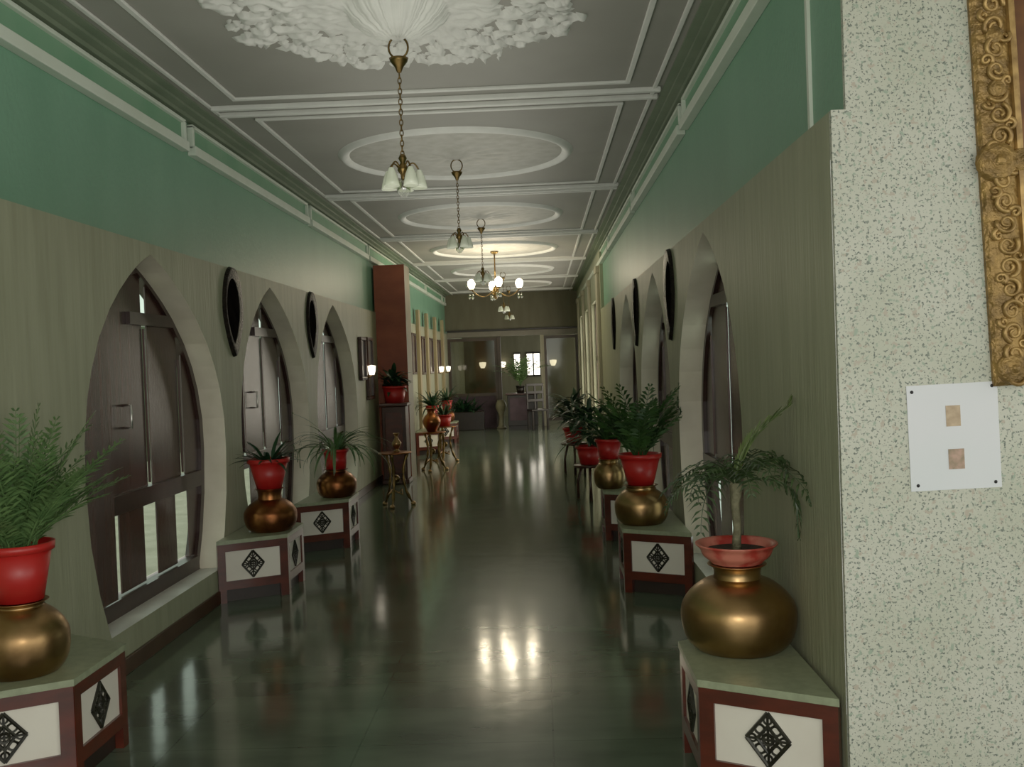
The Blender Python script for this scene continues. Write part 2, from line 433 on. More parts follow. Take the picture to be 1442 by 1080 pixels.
# ------------------------------------------------------------------ ceiling medallions
def medallion(cy, kind, label):
    nth, nr = (288, 46) if kind == 'lace' else (120, 22)
    bm = B(); rows = []
    for j in range(nr + 1):
        row = []
        for i in range(nth):
            th = 2 * PI * i / nth; ct, st = math.cos(th), math.sin(th)
            t = .02 + .98 * j / nr
            if kind == 'lace':
                R = .80 + .10 * abs(math.sin(4 * th)) + .05 * noise.noise(Vector((ct * 5, st * 5, 3))) + .05 * noise.noise(Vector((ct * 22, st * 22, 7)))
                r = R * t
                n1 = noise.noise(Vector((r * ct * 26, r * st * 26, 1))); n2 = noise.noise(Vector((r * ct * 11, r * st * 11, 4)))
                h = .014 + .010 * abs(math.sin(8 * th + 5 * t)) * t + .014 * n1 + .014 * n2
                if t < .27: h = .02 + .13 * math.cos(t / .27 * PI / 2) ** .7 + .004 * math.sin(t * 110) + .003 * math.sin(24 * th)
                elif t > .55 and n1 + .7 * n2 < -.12 * (1.2 - t): h = -.004
                if j == nr: h = -.006
            else:
                r = .86 * t
                h = .005 * (t < .98)
                if t < .5: h = .006 + .010 * abs(math.sin(6 * th)) * math.sin(min(1, t / .5) * PI)
                if t < .16: h = .03 * math.cos(t / .16 * PI / 2) + .01
                if j == nr: h = -.002
            row.append(bm.verts.new((r * ct, r * st, -h)))
        rows.append(row)
    for a, b in zip(rows, rows[1:]):
        for i in range(nth): bm.faces.new((a[i], a[(i + 1) % nth], b[(i + 1) % nth], b[i]))
    bm.faces.new(rows[0])
    t = empty('ceiling_medallion', (XC, cy, ZC), label, 'ceiling medallion', 'plaster medallions along the ceiling')
    obj('relief', bm, 'plaster' if kind == 'lace' else 'medal', t, smooth=True)
    if kind != 'lace':
        obj('rim', lathe(B(), [(.83, .0), (.845, -.02), (.87, -.034), (.89, -.03), (.905, -.014), (.92, .0)], 96), 'plaster', t, True)
MY = [4.54, 7.76, 10.98, 14.2, 17.4, 20.6]
ML = ['large lace-edged white plaster medallion with a domed centre above the nearest hanging lamp',
      'round plaster medallion with raised ring, above the second hanging lamp',
      'round plaster medallion above the third hanging lamp',
      'round plaster medallion lit up brightly by the glowing chandelier',
      'round plaster medallion in the ceiling bay just past the lit chandelier',
      'farthest round plaster medallion, before the end partition']
for i, y in enumerate(MY): medallion(y, 'lace' if i == 0 else 'ring', ML[i])

# ------------------------------------------------------------------ hanging lamps
def pendant(loc, drop, label):
    t = empty('pendant_lamp', loc, label, 'lamp', 'small hanging glass lamps')
    bm = B()
    tube(bm, [(.045 * math.cos(2 * PI * i / 20), 0, -.05 + .05 * math.sin(2 * PI * i / 20)) for i in range(20)], .005, closed=True)
    obj('hook_ring', bm, 'brassd', t, True)
    bm = lathe(B(), [(.0, -.092), (.02, -.094), (.045, -.10), (.04, -.115), (.02, -.14), (.01, -.165), (.0, -.17)], 20)
    obj('canopy', bm, 'brassd', t, True)
    bm = B(); z = -.165; k = 0
    while z > -drop + .19:
        pts = []
        for i in range(10):
            a = 2 * PI * i / 10; u, v = .008 * math.cos(a), .016 * math.sin(a)
            pts.append((u if k % 2 else 0, 0 if k % 2 else u, z - .014 + v))
        tube(bm, pts, .0028, seg=5, closed=True); z -= .024; k += 1
    obj('chain', bm, 'brassd', t, True)
    zb = -drop + .19
    bm = lathe(B(), [(.0, zb + .012), (.012, zb + .008), (.02, zb - .01), (.011, zb - .03), (.022, zb - .05), (.026, zb - .065), (.012, zb - .085), (.008, zb - .13), (.014, zb - .145), (.0, zb - .16)], 18)
    obj('hub', bm, 'brassd', t, True)
    for i in range(5):
        a = 2 * PI * i / 5 + .3; ca, sa = math.cos(a), math.sin(a)
        bm = B(); pts = []
        for s in range(9):
            u = s / 8; r = .02 + .055 * u; zz = zb - .055 + .035 * math.sin(PI * u * .9) - .02 * u
            pts.append((r * ca, r * sa, zz))
        tube(bm, pts, .004, seg=6)
        arm = obj('arm', bm, 'brassd', t, True)
        cx, cy, cz = .075 * ca, .075 * sa, zb - .062
        bm = lathe(B(), [(.012, 0), (.017, -.012), (.026, -.035), (.032, -.06), (.036, -.085), (.034, -.086), (.029, -.06), (.022, -.035), (.011, -.012)], 16, (cx, cy, cz))
        obj('glass_shade', bm, 'shade', arm, True)
    bm = lathe(B(), [(.0, zb - .1), (.02, zb - .11), (.032, zb - .135), (.03, zb - .165), (.015, zb - .185), (.0, zb - .19)], 18)
    obj('glass_drop', bm, 'lampglass', t, True)
    return t
PL = {0: 'nearest hanging lamp, clear glass shades on a brass chain',
      1: 'second hanging lamp from the front, unlit dark brass with glass shades',
      2: 'unlit hanging lamp just in front of the glowing chandelier',
      4: 'unlit hanging lamp directly behind the glowing chandelier',
      5: 'farthest hanging lamp, dark, in front of the end partition'}
for i, lb in PL.items():
    pendant((XC, MY[i], ZC - (.135 if i == 0 else .036)), .74, lb)
def chandelier(loc, label):
    t = empty('chandelier', loc, label, 'chandelier')
    obj('canopy', lathe(B(), [(.0, 0), (.06, -.002), (.055, -.02), (.02, -.045), (.0, -.05)], 24), 'brassd', t, True)
    obj('stem', tube(B(), [(0, 0, -.04), (0, 0, -.52)], .011, seg=10), 'brassd', t, True)
    obj('hub', lathe(B(), [(.0, -.5), (.03, -.51), (.05, -.55), (.03, -.6), (.045, -.63), (.02, -.68), (.0, -.7)], 20), 'brassd', t, True)
    for i in range(4):
        a = math.radians(10 + 90 * i); ca, sa = math.cos(a), math.sin(a)
        pts = []
        for s in range(13):
            u = s / 12; pts.append(((.03 + .32 * u) * ca, (.03 + .32 * u) * sa, -.57 - .09 * math.sin(PI * u) + .02 * u))
        arm = obj('arm', tube(B(), pts, .008, seg=8), 'brassd', t, True)
        c = (.35 * ca, .35 * sa, -.55)
        obj('bulb', lathe(B(), [(.0, .0), (.022, .01), (.045, .045), (.055, .085), (.048, .125), (.02, .15), (.0, .155)], 18, c), 'bulb', arm, True)
        obj('cup', lathe(B(), [(.0, -.01), (.03, -.005), (.035, .012), (.02, .018)], 16, c), 'brassd', arm, True)
        for q in range(3):
            b = a + q * 2.1
            obj('glass_drop', lathe(B(), [(.0, -.05), (.012, -.07), (.016, -.11), (.0, -.14)], 10, (c[0] + .03 * math.cos(b), c[1] + .03 * math.sin(b), c[2])), 'lampglass', arm, True)
    return t
chandelier((XC, MY[3], ZC - .036), 'brass chandelier with glowing round bulbs, the only lit hanging lamp')

# ------------------------------------------------------------------ pointed windows
def clip_panel(bm, x, th, c, ya, yb, za, zb, inset=.0):
    """board between ya..yb, za..zb (offsets from window centre), trimmed to the pointed outline"""
    zs = sorted({za, zb} | {z for z in ZS if za < z < zb})
    rows = []
    for z in zs:
        h = max(0, hw(z) - inset)
        l, r = max(ya, sh(z) - h), min(yb, sh(z) + h)
        if r - l > .003: rows.append((z, l, r))
    prev = None
    for z, l, r in rows:
        cur = [bm.verts.new((xx, c + yy, z)) for xx, yy in ((x, l), (x, r), (x + th, r), (x + th, l))]
        if prev is None: bm.faces.new(cur)
        else:
            for i in range(4): bm.faces.new((prev[i], prev[(i + 1) % 4], cur[(i + 1) % 4], cur[i]))
        prev = cur
    if prev: bm.faces.new(prev[::-1])

def window(n, x, sgn, c, label, handle=False, ajar=False):
    t = empty('window_%d' % n, (x + sgn * DEP, c, .25), label, 'window', kind='structure')
    inv = Matrix.Translation((-(x + sgn * DEP), -c, -.25))
    def part(name, bm, m, parent=t, smooth=False):
        bm.transform(inv); return obj(name, bm, m, parent, smooth)
    xf = x + sgn * DEP
    # frame following the outline
    bm = B()
    for s in (-1, 1):
        prev = None
        for z in ZS:
            h = hw(z); hi = max(0, h - .06); cz = c + sh(z)
            cur = [bm.verts.new(p) for p in ((xf - sgn * .02, cz + s * h, z), (xf - sgn * .02, cz + s * hi, z - (.05 if z > 2.1 else 0)), (xf + sgn * .06, cz + s * hi, z - (.05 if z > 2.1 else 0)), (xf + sgn * .06, cz + s * h, z))]
            if prev:
                for i in range(4): bm.faces.new((prev[i], prev[(i + 1) % 4], cur[(i + 1) % 4], cur[i]))
            prev = cur
    x0, x1 = sorted((xf - sgn * .03, xf + sgn * .06)); box(bm, x0, x1, c - .82, c + .82, .22, .31)
    part('window_frame', bm, 'rail')
    # rails
    x0, x1 = sorted((xf - sgn * .025, xf + sgn * .04))
    bm = B(); clip_panel(bm, x0, x1 - x0, c, -1.0, 1.0, .76, .86, .02); part('middle_rail', bm, 'rail')
    bm = B(); clip_panel(bm, x0, x1 - x0, c, -.1, 1.0, 1.80, 1.87, .03); part('upper_rail', bm, 'rail')
    # vertical boards with slits
    cuts = [(-1.05, -.44), (-.365, .11), (.185, .64), (.715, 1.05)]
    for a, b in cuts:
        bm = B(); clip_panel(bm, xf + sgn * .0, sgn * .008, c, a, b, .86, 2.1, .03); part('shutter_board', bm, 'wood')
    for a, b in [(-1.05, -.5), (-.30, .03), (.22, .52), (.74, 1.05)]:
        bm = B(); clip_panel(bm, xf + sgn * .0, sgn * .008, c, a, b, .32, .76, .03); part('lower_board', bm, 'wood')
    bm = B(); clip_panel(bm, xf + sgn * .045, sgn * .006, c, -1, 1, .32, 2.12, .04); part('window_pane', bm, 'glass')
    # edge beads beside the slits catch the light
    bm = B()
    for y in (-.43, .13, .66): 
        x0, x1 = sorted((xf - sgn * .012, xf)); box(bm, x0, x1, c + y - .012, c + y, .88, 1.78 if y != .66 else 1.6)
    part('slit_bead', bm, 'wood')
    if ajar:
        bm = B(); 
        x0, x1 = sorted((xf - sgn * .075, xf - sgn * .045)); clip_panel(bm, x0, x1 - x0, c, -1.0, -.52, .34, 1.83, .0); part('open_shutter_leaf', bm, 'wood')
    if handle:
        bm = B(); xh = xf - sgn * .0
        tube(bm, [(xh, c - .2, 1.345), (xh - sgn * .05, c - .2, 1.345), (xh - sgn * .05, c - .2, 1.22), (xh, c - .2, 1.22)], .008, seg=8)
        part('handle', bm, 'chrome', t, True)
    return t
names = ['nearest', 'second', 'third']
k = 1
for i, c in enumerate(WC):
    window(k, XL, -1, c, '%s pointed window with dark wooden shutter boards in the left wall' % names[i], handle=(i < 2), ajar=(i == 0)); k += 1
for i, c in enumerate(WC):
    window(k, XR, 1, c, '%s pointed window with dark wooden shutter boards in the right wall' % names[i]); k += 1

# tall far windows on the right
for i, (a, b) in enumerate(FW):
    t = empty('window_%d' % k, (XR + .1, (a + b) / 2, .35), 'tall daylit window in the far right wall, %s past the pilasters' % ['first', 'second', 'third'][i], 'window', kind='structure'); k += 1
    inv = Matrix.Translation((-(XR + .1), -(a + b) / 2, -.35))
    bm = mbox(XR + .12, XR + .13, a, b, .35, 2.45); bm.transform(inv); obj('window_pane', bm, 'daylight', t)
    bm = B()
    for y in (a, (a + b) / 2 - .03, b - .06): box(bm, XR + .06, XR + .13, y, y + .06, .35, 2.45)
    for z in (.35, 1.5, 2.39): box(bm, XR + .06, XR + .13, a, b, z, z + .06)
    bm.transform(inv); obj('window_frame', bm, 'partwood', t)
for i, y in enumerate((14.45, 16.95, 19.35, 21.75)):
    bm = B(); box(bm, XR - .045, XR, y, y + .36, .12, 2.78, bev=.008); box(bm, XR - .06, XR, y - .03, y + .39, 0, .12, bev=.008); box(bm, XR - .06, XR, y - .03, y + .39, 2.78, 2.88, bev=.008)
    tag(obj('pilaster_%d' % (i + 1), bm, 'pilaster'), 'cream pilaster on the far right wall, %s from the front' % ['first', 'second', 'third', 'fourth'][i], 'pilaster', kind='structure')
# ------------------------------------------------------------------ pedestals
def pedestal(loc, side, label):
    """half-hexagon pedestal; local +x points into the corridor, local y along the wall, near corner first"""
    s = 1 if side == 'L' else -1
    t = empty('pedestal', loc, label, 'pedestal', 'half-hexagon plant pedestals along the walls')
    P = [(0, 0), (.40, .22), (.40, .66), (0, .88)]
    flip = lambda pts: [(s * x, y) for x, y in pts]
    def off(d):
        c = Vector((.14, .44)); out = []
        for x, y in P:
            v = Vector((x, y)) - c
            v = Vector((max(0, v.x * (1 + d) + c.x) if x > 0 else 0, v.y * (1 + d) + c.y)); out.append((v.x, v.y))
        return out
    bm = prism(B(), flip(off(-.12)), 0, .09); obj('plinth', bm, 'plinth', t)
    bm = prism(B(), flip(off(-.05)), .09, .385); obj('body', bm, 'plinth', t)
    bm = prism(B(), flip(off(.03)), .385, .41)
    obj('top', bm, 'stone', t)
    fr = B()
    faces = [(P[0], P[1]), (P[1], P[2]), (P[2], P[3])]
    for a, b in faces:
        a3, b3 = Vector((s * a[0], a[1], 0)), Vector((s * b[0], b[1], 0))
        u = (b3 - a3); w = u.length; u.normalize(); n = Vector((u.y, -u.x, 0)) * s
        def fbox(bmx, u0, u1, z0, z1, d0, d1):
            vs = []
            for z in (z0, z1):
                for uu, dd in ((u0, d0), (u1, d0), (u1, d1), (u0, d1)):
                    p = a3 + u * uu + n * dd; vs.append(bmx.verts.new((p.x, p.y, z)))
            for f in ((3, 2, 1, 0), (4, 5, 6, 7), (0, 1, 5, 4), (1, 2, 6, 5), (2, 3, 7, 6), (3, 0, 4, 7)): bmx.faces.new([vs[i] for i in f])
        fbox(fr, 0, .05, .0, .385, -.03, .004); fbox(fr, w - .05, w, .0, .385, -.03, .004)
        fbox(fr, .05, w - .05, .335, .385, -.03, .004); fbox(fr, .05, w - .05, .085, .14, -.03, .004)
        pb = B(); fbox(pb, .05, w - .05, .14, .335, -.03, -.008); pan = obj('panel', pb, 'panel', t)
        # filigree diamond
        db = B(); cu, cz = w / 2, .2375; H = .088; W_ = .072
        def pt(x, z, d): p = a3 + u * (cu + x) + n * d; return (p.x, p.y, cz + z)
        def bar(p, q, r=.0045):
            tube(db, [pt(p[0], p[1], -.004), pt(q[0], q[1], -.004)], r, seg=5)
        D = [(0, H), (W_, 0), (0, -H), (-W_, 0)]
        for i in range(4): bar(D[i], D[(i + 1) % 4], .007)
        for f in (.5, ):
            for i in range(4): bar([c * f for c in D[i]], [c * f for c in D[(i + 1) % 4]], .006)
        bar(D[0], D[2]); bar(D[1], D[3])
        for i in range(4):
            mx, mz = (D[i][0] + D[(i + 1) % 4][0]) / 2 * .74, (D[i][1] + D[(i + 1) % 4][1]) / 2 * .74
            tube(db, [pt(mx + .016 * math.cos(2 * PI * q / 10), mz + .016 * math.sin(2 * PI * q / 10), -.004) for q in range(10)], .0045, seg=5, closed=True)
            tx, tz = D[i][0] * .72, D[i][1] * .72
            tube(db, [pt(tx + .013 * math.cos(2 * PI * q / 10), tz + .013 * math.sin(2 * PI * q / 10), -.004) for q in range(10)], .004, seg=5, closed=True)
        tube(db, [pt(.017 * math.cos(2 * PI * q / 10), .017 * math.sin(2 * PI * q / 10), -.004) for q in range(10)], .006, seg=5, closed=True)
        obj('filigree_diamond', db, 'iron', pan)
    obj('wooden_frame', fr, 'redwood', t)
    return t
PED = [
    ('L', (XL + .008, 3.28, 0), 'half-hexagon pedestal at the left edge, under the leafy fern'),
    ('L', (XL + .008, 6.30, 0), 'half-hexagon pedestal between the nearest and second left windows'),
    ('L', (XL + .10, 7.95, 0), 'half-hexagon pedestal under the spider plant on the left side'),
    ('R', (XR - .02, 3.09, 0), 'large half-hexagon pedestal at the speckled wall, under the drooping palm'),
    ('R', (XR - .02, 6.08, 0), 'half-hexagon pedestal beyond the nearest right window, under the bushy palm'),
    ('R', (XR - .02, 7.92, 0), 'half-hexagon pedestal partly hidden behind the bushy palm on the right'),
    ('L', (XL + .03, 16.4, 0), 'small distant pedestal past the red column, first of two'),
    ('L', (XL + .10, 18.6, 0), 'small distant pedestal past the red column, second of two'),
]
for side, loc, lb in PED: pedestal(loc, side, lb)
ZT = .41
# ------------------------------------------------------------------ brass pots
def brass_pot(loc, R, label, m='brass', Hs=1.0, neck=.5, nh=0.0):
    t = empty('brass_pot', loc, label, 'pot', 'round brass pots on the pedestals')
    H = 1.5 * R * Hs
    prof = [(0, .0), (.66 * R, .0), (.78 * R, .03 * H), (.91 * R, .14 * H), (.98 * R, .3 * H), (1.0 * R, .48 * H), (.97 * R, .62 * H), (.86 * R, .76 * H), (.71 * R, .87 * H), (.57 * R, .94 * H), (neck * R, .98 * H)]
    # smooth the profile
    obj('body', lathe(B(), subdiv(prof), 48), m, t, True)
    if 1:
        hb, H = H, H + nh
        obj('neck', lathe(B(), subdiv([(neck * R, .97 * hb), ((neck - .02) * R, 1.0 * hb + nh * .5), ((neck + .02) * R, 1.035 * H), ((neck + .09) * R, 1.055 * H), ((neck + .07) * R, 1.065 * H), ((neck - .04) * R, 1.045 * H), ((neck - .07) * R, 1.0 * hb + nh * .5), ((neck - .06) * R, .97 * hb)]), 48), m, t, True)
    return t, H
def subdiv(p):
    out = []
    n = len(p)
    for i in range(n - 1):
        p0, p1, p2, p3 = p[max(i - 1, 0)], p[i], p[i + 1], p[min(i + 2, n - 1)]
        for k in range(3):
            t = k / 3
            c = []
            for d in (0, 1):
                c.append(.5 * (2 * p1[d] + (p2[d] - p0[d]) * t + (2 * p0[d] - 5 * p1[d] + 4 * p2[d] - p3[d]) * t * t + (3 * p1[d] - p0[d] - 3 * p2[d] + p3[d]) * t ** 3))
            out.append((max(0, c[0]), c[1]))
    out.append(p[-1]); return out

def red_pot(t, r0, r1, h, m='redpot'):
    bm = lathe(B(), [(0, 0), (r0, 0), (r1 * .97, h * .86), (r1 * .97, h * .86), (r1 * 1.06, h * .86), (r1 * 1.08, h), (r1 * .98, h), (r1 * .93, h * .86), (r1 * .9, h * .84)], 36)
    obj('pot', bm, m, t, True)
    obj('soil', lathe(B(), [(0, h * .86), (r1 * .93, h * .85)], 24), 'soil', t)
    return h * .85

# left 1: fern
PX = {}
t, H = brass_pot((-1.975, 3.60, ZT), .166, 'brass pot at the left edge, holding the red pot of the fern', Hs=1.02)
z = ZT + H * 1.067 + .001
t = empty('potted_fern', (-1.975, 3.60, z), 'light green leafy fern in a tapered red pot at the left edge', 'plant')
h = red_pot(t, .082, .118, .215)
bm = B()
for i in range(66):
    az = random.uniform(0, 2 * PI); e = random.uniform(.45, 1.45)
    r = random.uniform(0, .06)
    frond(bm, (r * math.cos(az), r * math.sin(az), h), az, .5 + e * .7, random.uniform(.30, .58), random.uniform(.1, .8), n=18, ll=.085, lw=.016, spread=.8, hang=.15)
for i in range(6):
    frond(bm, (0, .02, h), random.uniform(-.6, .5), random.uniform(.85, 1.15), random.uniform(.42, .52), .5, n=16, ll=.07, lw=.016, spread=.8, hang=.15)
obj('foliage', bm, 'fern', t)
# left 2: dark dracaena
t, H = brass_pot((-1.895, 6.70, ZT), .180, 'dark brass pot under the square-sided red pot on the second left pedestal', 'brass2', Hs=.82, neck=.46, nh=.05)
z = ZT + H * 1.067 + .001
t = empty('potted_plant', (-1.895, 6.70, z), 'low dark green plant in a broad red pot in front of the second left window', 'plant')
h = red_pot(t, .085, .135, .205)
bm = B()
for i in range(44):
    az = random.uniform(0, 2 * PI)
    leaf(bm, (.04 * math.cos(az), .04 * math.sin(az), h), az, random.uniform(.3, 1.4), random.uniform(.14, .26), .032, random.uniform(.4, 1.3))
obj('foliage', bm, 'leafd', t)
# left 3: spider plant
t, H = brass_pot((-1.785, 8.38, ZT), .172, 'brass pot under the spider plant, third pedestal on the left', 'brass2', Hs=.86)
z = ZT + H * 1.067 + .001
t = empty('spider_plant', (-1.785, 8.38, z), 'spider plant with long arching leaves in a red pot on the left side', 'plant')
h = red_pot(t, .085, .105, .17)
bm = B()
for i in range(60):
    az = random.uniform(0, 2 * PI)
    leaf(bm, (.03 * math.cos(az), .03 * math.sin(az), h), az, random.uniform(.5, 1.5), random.uniform(.34, .56), .026, random.uniform(1.2, 2.6), n=10)
obj('foliage', bm, 'leafs', t)
# right 1: large brass pot with pink bowl and palm
LX, LY = .707, 3.66
t, H = brass_pot((LX, LY, ZT + .002), .212, 'large squat brass pot on the nearest right pedestal', 'brass', Hs=.84, neck=.42, nh=.028)
z = ZT + H * 1.067 + .001
t = empty('potted_palm', (LX, LY, z), 'tall drooping palm in a flared pink-red bowl on the large brass pot', 'plant')
obj('bowl', lathe(B(), subdiv([(0, 0), (.082, .0), (.10, .012), (.124, .032), (.134, .056), (.150, .072), (.148, .078), (.132, .070), (.116, .04), (.1, .03)]), 40), 'pinkpot', t, True)
obj('soil', lathe(B(), [(0, .05), (.118, .05)], 24), 'soil', t)
obj('trunk', tube(B(), [(0, 0, .05), (.006, .0, .13), (.002, .008, .22), (.008, .0, .30)], [.018, .015, .017, .026], seg=10), 'trunk', t, True)
bm = B()
random.seed(5)
for i in range(15):
    az = 2 * PI * i / 15 + random.uniform(-.2, .2)
    frond(bm, (.006, 0, .28), az, random.uniform(.75, 1.4), random.uniform(.30, .44), random.uniform(1.6, 2.5), n=16, ll=.09, lw=.013, spread=.85, hang=.7)
obj('foliage', bm, 'palm', t)
bm = B()
frond(bm, (.01, 0, .29), -.35, 1.45, .46, 1.15, n=26, ll=.08, lw=.036, spread=.5, hang=.1)
frond(bm, (.0, 0, .29), .3, 1.5, .33, 1.1, n=22, ll=.07, lw=.026, spread=.5, hang=.1)
obj('young_frond', bm, 'palml', t)
# right 2: bushy palm
t, H = brass_pot((.64, 6.50, ZT), .178, 'brass pot on the second right pedestal, below the bright red pot', 'brass', Hs=.9, neck=.55)
z = ZT + H * 1.067 + .001
t = empty('bushy_palm', (.64, 6.50, z), 'bushy green palm in a bright red pot on the second right pedestal', 'plant')
h = red_pot(t, .085, .135, .205)
bm = B(); random.seed(8)
for i in range(34):
    az = random.uniform(0, 2 * PI)
    frond(bm, (.03 * math.cos(az), .03 * math.sin(az), h), az, random.uniform(1.12, 1.55), random.uniform(.34, .56), random.uniform(.3, 1.0), n=14, ll=.11, lw=.026, spread=.75, hang=.4)
obj('foliage', bm, 'bush', t)
# right 3
t, H = brass_pot((.56, 8.34, ZT), .135, 'smaller brass pot on the third right pedestal, behind the bright red pot', 'brass', Hs=1.15, neck=.6)
z = ZT + H * 1.067 + .001
t = empty('leafy_plant', (.56, 8.34, z), 'loose green plant in a dull red pot behind the bushy palm', 'plant')
h = red_pot(t, .08, .11, .17)
bm = B()
for i in range(40):
    az = random.uniform(0, 2 * PI)
    leaf(bm, (.03 * math.cos(az), .03 * math.sin(az), h), az, random.uniform(.6, 1.5), random.uniform(.3, .6), .04, random.uniform(.8, 2.0), n=8)
obj('foliage', bm, 'bush', t)
# right 4, 5: dark shrubs in red pots on low stands
for (x, y, hh, R, m_, lb, lb2) in ((.50, 10.6, .38, .62, 'leafd', 'dark bushy shrub in a red pot on the right, in front of the far pilasters', 'low dark wooden stool under the dark bushy shrub'),
                               (.42, 13.0, .42, .66, 'leafd', 'farthest dark shrub in a small red pot on the right side', 'low dark wooden stool under the farthest dark shrub')):
    st = empty('plant_stool', (x, y, 0), lb2, 'stool', 'low plant stools on the right')
    obj('top', lathe(B(), [(0, hh - .03), (.17, hh - .03), (.18, hh - .015), (.17, hh), (0, hh)], 24), 'darkwood', st, True)
    for q in range(3):
        a = 2 * PI * q / 3 + .5
        obj('leg', tube(B(), [(.1 * math.cos(a), .1 * math.sin(a), hh - .03), (.15 * math.cos(a), .15 * math.sin(a), hh * .5), (.15 * math.cos(a), .15 * math.sin(a), 0)], [.018, .014, .02], seg=8), 'darkwood', st, True)
    t = empty('potted_shrub', (x, y, hh), lb, 'plant')
    h = red_pot(t, .10, .14, .2)
    obj('stem', tube(B(), [(0, 0, h), (.01, 0, h + .25)], .014), 'trunk', t)
    bm = B()
    for i in range(130):
        az = random.uniform(0, 2 * PI); zz = h + random.uniform(.06, .42); rr = random.uniform(0, .16)
        leaf(bm, (rr * math.cos(az), rr * math.sin(az), zz), az + random.uniform(-.6, .6), random.uniform(-.1, 1.3), random.uniform(.14, .28), .06, random.uniform(.3, 1.4), n=4)
    obj('foliage', bm, m_, t)
# distant left pots with plants
for (x, y, lb, lb2) in ((-1.88, 16.84, 'small brass pot on the first distant pedestal past the red column', 'dark plant in a red pot, first past the red column'),
                        (-1.84, 19.04, 'small brass pot on the second distant pedestal past the red column', 'dark plant in a red pot, second past the red column')):
    t, H = brass_pot((x, y, ZT), .15, lb, 'brass2')
    t = empty('potted_plant', (x, y, ZT + H * 1.067 + .001), lb2, 'plant')
    h = red_pot(t, .08, .11, .17)
    bm = B()
    for i in range(50):
        az = random.uniform(0, 2 * PI)
        leaf(bm, (.03 * math.cos(az), .03 * math.sin(az), h), az, random.uniform(.3, 1.5), random.uniform(.25, .48), .04, random.uniform(.6, 2), n=6)
    obj('foliage', bm, 'leafd', t)

# ------------------------------------------------------------------ wall plaques (pointed mirrors)
def plaque(x, s, y, label, w=.20):
    t = empty('wall_mirror', (x, y, 1.95), label, 'mirror', 'pointed mirrors between the windows')
    def outline(f, n=40):
        pts = []
        for i in range(n):
            a = 2 * PI * i / n + PI / 2
            zz = math.sin(a); k = .30
            wv = w * math.cos(a) * (1 - .12 * zz * 0)
            zv = zz * .30
            wv = w * math.copysign(abs(math.cos(a)) ** (1.0 if zz > 0 else 1.35), math.cos(a))
            if zz < 0: wv *= (1 - .35 * (-zz) ** 1.5)
            if zz < 0: zv *= 1.12
            pts.append((wv * f, zv * f))
        return pts
    def ring(name, f0, f1, d, m, parent=t):
        bm = B(); o_, i_ = outline(f0), outline(f1); n = len(o_)
        vo = [bm.verts.new((s * 0, a, b)) for a, b in o_]; vt = [bm.verts.new((s * d, a * .97, b * .97)) for a, b in o_]; vi = [bm.verts.new((s * d * .6, a, b)) for a, b in i_]
        for i in range(n):
            j = (i + 1) % n
            bm.faces.new((vo[i], vo[j], vt[j], vt[i])); bm.faces.new((vt[i], vt[j], vi[j], vi[i]))
        return obj(name, bm, m, parent, True)
    ring('frame', 1, .72, .026, 'blackframe')
    bm = B(); bm.faces.new([bm.verts.new((s * .012, a, b)) for a, b in outline(.74)]); obj('glass', bm, 'mirror', t)
plaque(XL, 1, 6.84, 'black pointed mirror between the nearest and second left windows')
plaque(XL, 1, 9.24, 'brownish pointed mirror between the second and third left windows')
plaque(XR, -1, 6.80, 'black pointed mirror just past the nearest right window')
plaque(XR, -1, 9.18, 'black pointed mirror past the second right window')
plaque(XR, -1, 11.9, 'farthest pointed mirror on the right, before the pilasters')

# ------------------------------------------------------------------ framed pictures on the left
def picture(x, y, z, w, h, label, m='canvas', lit=False, tilt=.0):
    t = empty('framed_picture', (x, y, z), label, 'picture', 'framed pictures on the left wall')
    bm = B(); b = .04
    for y0, y1, z0, z1 in ((-w / 2, w / 2, -h / 2, -h / 2 + b), (-w / 2, w / 2, h / 2 - b, h / 2), (-w / 2, -w / 2 + b, -h / 2 + b, h / 2 - b), (w / 2 - b, w / 2, -h / 2 + b, h / 2 - b)):
        box(bm, 0, .045, y0, y1, z0, z1, bev=.008)
    obj('frame', bm, 'darkwood', t)
    obj('canvas', mbox(.003, .018, -w / 2 + b, w / 2 - b, -h / 2 + b, h / 2 - b), m, t)
    t.rotation_euler = (0, tilt, 0)
    return t
picture(XL, 11.75, 1.62, .34, .52, 'small dark framed picture next to the third left window')
picture(XL, 12.22, 1.50, .38, .78, 'tall glossy framed picture just before the red column')
for i, (y, z, w, h) in enumerate(((16.55, 1.72, .5, .7), (17.9, 1.7, .5, .7), (19.2, 1.7, .6, .7), (20.7, 1.7, .6, .7))):
    picture(XL, y, z, w, h, 'dark framed picture past the red column, %s along the wall' % ['first', 'second', 'third', 'fourth'][i])
for i, y in enumerate((17.25, 18.55, 20.0, 21.5)):
    bm = B(); box(bm, XL, XL + .06, y - .1, y + .1, 0, 2.5, bev=.008)
    tag(obj('pilaster_%d' % (i + 5), bm, 'beige'), 'slim beige pilaster past the red column, %s along the wall' % ['first', 'second', 'third', 'fourth'][i], 'pilaster', kind='structure')
